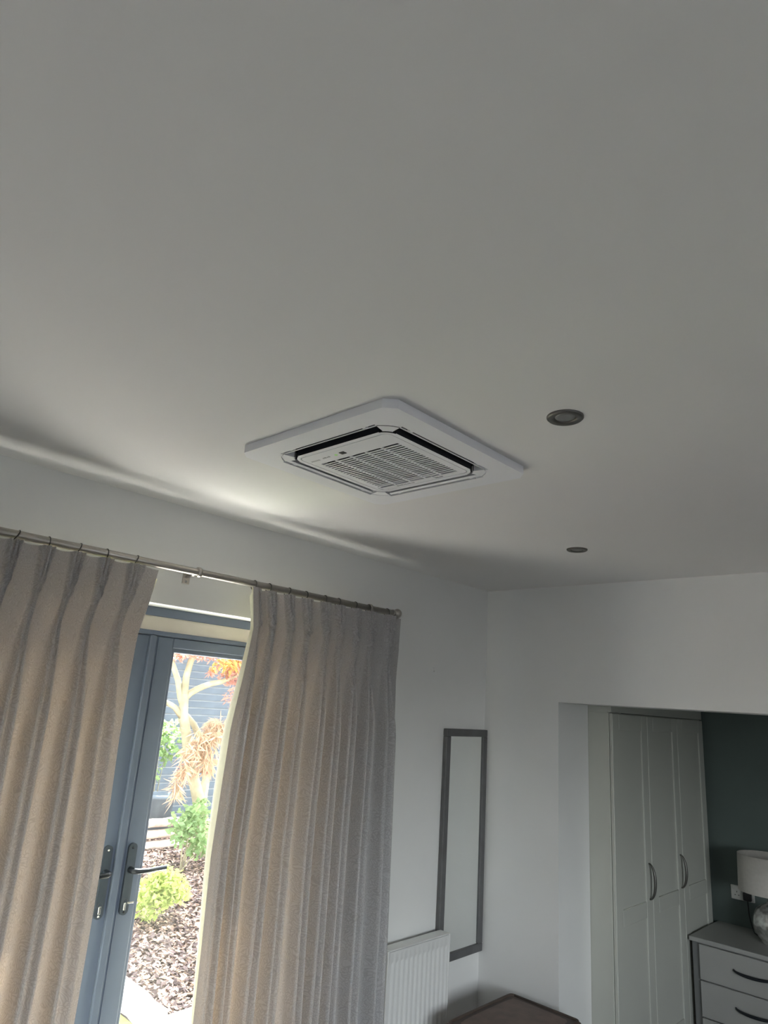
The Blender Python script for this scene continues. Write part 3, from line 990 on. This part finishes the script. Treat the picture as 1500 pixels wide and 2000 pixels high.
prism(bm, [(1.2, 3.80), (2.43, 3.80), (2.44, 4.6), (1.9, 4.75), (1.2, 4.6)], -0.03, 0.012)
lw = from_bm('lawn', bm, 'grass')
tag(lw, 'strip of green lawn left of the stone edging', 'lawn', kind='stuff')
bm = bmesh.new()
prism(bm, [(-4, 3.365), (9.0, 3.365), (9.0, 3.76), (-4, 3.76)], -0.03, 0.0)
gv = from_bm('bounce_gravel', bm, 'gravel')  # unseen pale strip, added as a further sun reflector
tag(gv, 'unseen pale gravel strip added to bounce sun onto the ceiling', 'gravel', kind='stuff')


def stone(p0, p1, w, h, label):
    """rough pale edging slab between two ground points"""
    rnd = random.Random(int(p0[0] * 100))
    bm = bmesh.new()
    d = Vector((p1[0] - p0[0], p1[1] - p0[1], 0))
    L = d.length
    d.normalize()
    nrm = Vector((-d.y, d.x, 0))
    k = 6
    vs_ = []
    for i in range(k + 1):
        c_ = Vector((p0[0], p0[1], 0)) + d * (L * i / k)
        o_ = [rnd.uniform(-0.012, 0.012) for _ in range(4)]
        vs_.append([bm.verts.new(c_ + nrm * (w / 2 + o_[0]) + Vector((0, 0, -0.05))), bm.verts.new(c_ + nrm * (w / 2 - 0.01 + o_[1]) + Vector((0, 0, h + o_[3] * 0.4))),
                    bm.verts.new(c_ - nrm * (w / 2 - 0.01 + o_[2]) + Vector((0, 0, h - o_[3] * 0.4))), bm.verts.new(c_ - nrm * (w / 2 + o_[0]) + Vector((0, 0, -0.05)))])
    for a, b in zip(vs_, vs_[1:]):
        for q in range(4):
            bm.faces.new((a[q], b[q], b[(q + 1) % 4], a[(q + 1) % 4]))
    bm.faces.new(vs_[0])
    bm.faces.new(vs_[-1][::-1])
    bmesh.ops.recalc_face_normals(bm, faces=bm.faces)
    tag(from_bm('edging_stone', bm, 'stone'), label, 'stone', 'stones edging the garden bed')


stone((2.57, 4.80), (2.53, 3.97), 0.13, 0.08, 'long pale edging stone between lawn and leaf litter')
stone((2.46, 3.86), (3.5, 3.86), 0.16, 0.07, 'pale edging stone crossing below the leaf litter')
stone((2.35, 5.65), (2.55, 4.84), 0.13, 0.07, 'pale edging stone further along the lawn edge')


# leaf litter / bark chips: one uncountable cover of the bed
rnd = random.Random(1)
bm = bmesh.new()
for mi, count, size in ((0, 10500, 0.022), (1, 6500, 0.022), (2, 9500, 0.024)):
    for _ in range(count):
        y = rnd.uniform(3.98, 9.0)
        x = max(2.66, 0.555 * y + 0.12) + rnd.uniform(0.0, 1.45) * min(1.0, 0.5 + 0.12 * y)
        a = rnd.uniform(0, 2 * PI)
        l = size * rnd.uniform(0.5, 1.5)
        w = l * rnd.uniform(0.3, 0.6)
        d = Vector((math.cos(a), math.sin(a), rnd.uniform(-0.5, 0.5))).normalized()
        nn = Vector((-math.sin(a), math.cos(a), rnd.uniform(-0.6, 0.6))).normalized()
        c_ = Vector((x, y, rnd.uniform(0, 0.03)))
        q = [c_ - d * l, c_ + nn * w - d * l * 0.1, c_ + d * l, c_ - nn * w + d * l * 0.1]
        q[1].z += 0.3 * w
        f = bm.faces.new([bm.verts.new(v) for v in q])
        f.material_index = mi
lme = bpy.data.meshes.new('leaf_litter')
bm.to_mesh(lme)
bm.free()
for k in ('chip_a', 'chip_b', 'chip_c'):
    lme.materials.append(M[k])
tag(new_obj('leaf_litter', lme, None), 'brown bark chips and fallen leaves covering the garden bed', 'leaf litter', kind='stuff')

# fence of slate boards
fe = thing('garden_fence', 'slate grey garden fence of horizontal boards behind the maple', 'fence', (6, 9.55, 0))
P_ = 0.107
fb = bmesh.new()
bm_box(fb, -5.0, 5.0, 0, 0.025, 0, P_ - 0.020, 0.003)
fbm = bpy.data.meshes.new('fence_board')
fb.to_mesh(fbm)
fb.free()
fbm.materials.append(M['fence'])
for i in range(24):
    o = bpy.data.objects.new('fence_board', fbm)
    COL.objects.link(o)
    o.parent = fe
    o.location = (random.uniform(-.02, .02), -0.05, 0.02 + i * P_)
box('backing', 1.0, 11.0, 9.53, 9.55, 0.0, 0.02 + 24 * P_, 'fence_gap', fe)
for xx in (3.2, 5.9, 8.6):
    box('post', xx - 0.05, xx + 0.05, 9.55, 9.65, -0.1, 2.7, 'fence', fe)


def leaf_cloud(bm, centre, rad, count, size, rnd, droop=0.0, aspect=0.35):
    for _ in range(count):
        v = Vector((rnd.gauss(0, 1), rnd.gauss(0, 1), rnd.gauss(0, 1)))
        v = v.normalized() * (rnd.random() ** 0.4)
        p = Vector((centre[0] + v.x * rad[0], centre[1] + v.y * rad[1], centre[2] + v.z * rad[2]))
        d = Vector((rnd.gauss(0, 1), rnd.gauss(0, 1), rnd.gauss(0, 0.6) - droop)).normalized()
        s = d.cross(Vector((rnd.gauss(0, 1), rnd.gauss(0, 1), rnd.gauss(0, 1)))).normalized()
        l = size * rnd.uniform(0.6, 1.4)
        w = l * aspect
        up = d.cross(s) * (w * 0.3)
        q = [p, p + d * l * 0.45 + s * w + up, p + d * l, p + d * l * 0.45 - s * w + up]
        bm.faces.new([bm.verts.new(k) for k in q])


# maple tree
tr = thing('maple_tree', 'small maple tree with forked pale trunk and red gold leaves outside the door', 'tree', (5.04, 7.4, 0))
bm = bmesh.new()
bm_tube(bm, [(5.10, 7.4, -0.05), (5.04, 7.4, 0.09), (4.93, 7.4, 0.48), (4.81, 7.4, 0.77), (4.67, 7.4, 1.05), (4.59, 7.4, 1.34), (4.50, 7.4, 1.60), (4.48, 7.4, 1.83)],
        [0.10, 0.088, 0.075, 0.068, 0.062, 0.058, 0.055, 0.05], 12)
bm_tube(bm, [(4.50, 7.4, 1.66), (4.44, 7.42, 1.80), (4.39, 7.43, 1.97), (4.29, 7.45, 2.17), (4.23, 7.46, 2.32), (4.15, 7.5, 2.6)], [0.04, 0.038, 0.035, 0.03, 0.026, 0.018], 10)
bm_tube(bm, [(4.48, 7.4, 1.79), (4.46, 7.38, 2.03), (4.48, 7.36, 2.21), (4.55, 7.33, 2.39), (4.59, 7.3, 2.55), (4.7, 7.25, 2.8)], [0.045, 0.040, 0.037, 0.032, 0.028, 0.016], 10)
bm_tube(bm, [(4.49, 7.4, 1.78), (4.55, 7.39, 1.84), (4.64, 7.37, 1.90), (4.77, 7.34, 1.96), (4.91, 7.3, 2.00), (5.09, 7.25, 2.09), (5.3, 7.2, 2.2)], [0.045, 0.04, 0.037, 0.033, 0.03, 0.022, 0.014], 10)
bm_tube(bm, [(4.50, 7.4, 1.56), (4.39, 7.42, 1.67), (4.28, 7.44, 1.72), (4.09, 7.5, 1.77), (3.9, 7.5, 1.9)], [0.04, 0.032, 0.027, 0.02, 0.012], 10)
bm_tube(bm, [(4.93, 7.42, 0.45), (5.05, 7.6, 0.66), (5.13, 7.7, 0.84), (5.02, 7.7, 1.20), (4.94, 7.7, 1.35), (4.85, 7.7, 1.47), (4.70, 7.7, 1.60)], [0.06, 0.055, 0.05, 0.048, 0.044, 0.038, 0.03], 10)
for tip in ((5.6, 6.6, 3.1), (6.4, 7.2, 3.3), (5.5, 8.4, 3.2), (6.8, 8.6, 3.4), (4.9, 6.0, 3.0)):  # added unseen branches carrying the shading crown
    bm_tube(bm, [(4.66, 7.27, 2.7), (0.6 * 4.66 + 0.4 * tip[0], 0.6 * 7.27 + 0.4 * tip[1], 2.95), tip], [0.016, 0.014, 0.006], 8)
from_bm('trunk', bm, 'bark', tr, True)
rnd = random.Random(21)
for nm, mm, blobs, size, droop, asp, lab in (
        ('red_foliage', 'leaf_red', [((4.33, 7.4, 2.30), (0.20, 0.2, 0.10), 260), ((4.66, 7.35, 2.33), (0.22, 0.2, 0.10), 260), ((5.06, 7.3, 2.16), (0.22, 0.2, 0.20), 420),
                                     ((5.12, 7.25, 1.86), (0.14, 0.15, 0.20), 200), ((4.66, 7.2, 2.10), (0.05, 0.05, 0.03), 24), ((4.47, 7.15, 0.98), (0.06, 0.08, 0.10), 70), ((4.78, 7.2, 1.0), (0.05, 0.06, 0.05), 40)], 0.075, 0.4, 0.16, 'red drooping leaves and an added unseen crown shading the bed'),
        ('gold_foliage', 'leaf_gold', [((4.93, 7.2, 2.20), (0.17, 0.15, 0.09), 200), ((4.70, 7.2, 2.15), (0.06, 0.06, 0.04), 24), ((5.05, 7.2, 2.30), (0.16, 0.15, 0.1), 120), ((4.27, 7.3, 2.36), (0.05, 0.06, 0.06), 30)], 0.07, 0.4, 0.18, 'gold leaves'),
        ('dry_foliage', 'leaf_dry', [((4.87, 7.15, 1.50), (0.20, 0.14, 0.10), 260), ((4.70, 7.15, 1.38), (0.18, 0.14, 0.10), 240), ((4.72, 7.15, 1.16), (0.12, 0.12, 0.18), 240),
                                     ((4.52, 7.15, 1.24), (0.10, 0.12, 0.12), 130), ((4.42, 7.1, 1.02), (0.06, 0.08, 0.15), 110), ((4.36, 7.1, 0.84), (0.04, 0.06, 0.14), 80)], 0.15, 1.1, 0.06, 'dry feathery drooping leaves')):
    bm = bmesh.new()
    for c_, r_2, k in blobs:
        leaf_cloud(bm, c_, r_2, k, size, rnd, droop, asp)
    if nm == 'red_foliage':                 # unseen crown, added to shade the bed
        for c_ in ((4.15, 5.55, 3.4), (4.5, 6.0, 3.5), (4.85, 6.5, 3.4), (5.3, 7.1, 3.5), (5.8, 7.8, 3.4), (6.3, 8.5, 3.5), (6.8, 9.3, 3.4)):
            leaf_cloud(bm, c_, (0.62, 0.62, 0.30), 350, 0.20, rnd, 0.3, 0.32)
    o = from_bm(nm, bm, mm, tr)
    tag(o, lab, None, None, 'stuff')


def shrub(label, base, height, blobs, m, size, seed):
    rnd = random.Random(seed)
    t = thing('shrub', label, 'shrub', (base[0], base[1], 0), 'low shrubs in the garden bed')
    bm = bmesh.new()
    for c_, r_2, k in blobs:
        bm_tube(bm, [(base[0] + rnd.uniform(-.03, .03), base[1] + rnd.uniform(-.03, .03), -0.02), ((base[0] + c_[0]) / 2, (base[1] + c_[1]) / 2, c_[2] * 0.6), c_], [0.008, 0.006, 0.003], 6)
    from_bm('stems', bm, 'bark', t, True)
    bm = bmesh.new()
    for c_, r_2, k in blobs:
        leaf_cloud(bm, c_, r_2, k, size, rnd, 0.1, 0.34)
    o = from_bm('foliage', bm, m, t)
    tag(o, None, None, None, 'stuff')


shrub('bright lime green shrub low behind the door handle', (3.42, 5.65, 0), 0.4,
      [((3.34, 5.6, 0.20), (0.16, 0.2, 0.16), 560), ((3.50, 5.6, 0.26), (0.16, 0.2, 0.14), 500), ((3.40, 5.55, 0.36), (0.14, 0.16, 0.08), 300), ((3.62, 5.6, 0.22), (0.10, 0.12, 0.10), 50)], 'leaf_lime', 0.046, 31)
shrub('green leafy shrub beside the maple trunk', (4.5, 7.0, 0), 0.6,
      [((4.45, 7.0, 0.45), (0.14, 0.2, 0.2), 200), ((4.62, 7.0, 0.40), (0.14, 0.2, 0.22), 200), ((4.54, 6.95, 0.58), (0.12, 0.12, 0.1), 60), ((4.68, 6.95, 0.22), (0.12, 0.12, 0.12), 60), ((4.72, 7.1, 0.6), (0.1, 0.1, 0.12), 40)], 'leaf_green', 0.07, 32)
shrub('green climbing shrub against the slate fence', (5.2, 9.0, 0), 1.5,
      [((5.15, 8.95, 1.30), (0.30, 0.2, 0.16), 170), ((5.3, 9.0, 1.05), (0.3, 0.2, 0.16), 130), ((5.05, 9.0, 0.75), (0.2, 0.2, 0.2), 60)], 'leaf_green', 0.09, 33)

# slate pot and pale log edging at the rear of the bed
pot = thing('planter_pot', 'slate grey planter pot in front of the fence', 'pot', (5.12, 8.7, 0))
lathe('pot_body', [(0, 0), (0.15, 0), (0.19, 0.50), (0.205, 0.50), (0.205, 0.55), (0.18, 0.55), (0.17, 0.48), (0, 0.48)], 'pot', (5.12, 8.7, -0.02), parent=pot, n=28)
lathe('pot_soil', [(0, 0), (0.172, 0), (0.172, 0.005), (0, 0.012)], 'soil', (5.12, 8.7, 0.462), parent=pot, n=20)
for i, (xa, xb_, zz, yy) in enumerate(((4.3, 5.5, 0.046, 8.05), (4.5, 5.9, 0.172, 8.06), (4.45, 5.4, 0.298, 8.05))):
    rr = random.Random(i)
    tag(tube('log', [(xa + (xb_ - xa) * k / 8, yy + rr.uniform(-.012, .012), zz + rr.uniform(-.003, .003)) for k in range(9)],
             [0.055 + rr.uniform(-.006, .003) for _ in range(9)], 'log', None, 12),
        ('lowest weathered log edging the far side of the bed', 'middle weathered log stacked in the far bed edging', 'topmost weathered log stacked in the far bed edging')[i], 'log', 'logs edging the far bed')
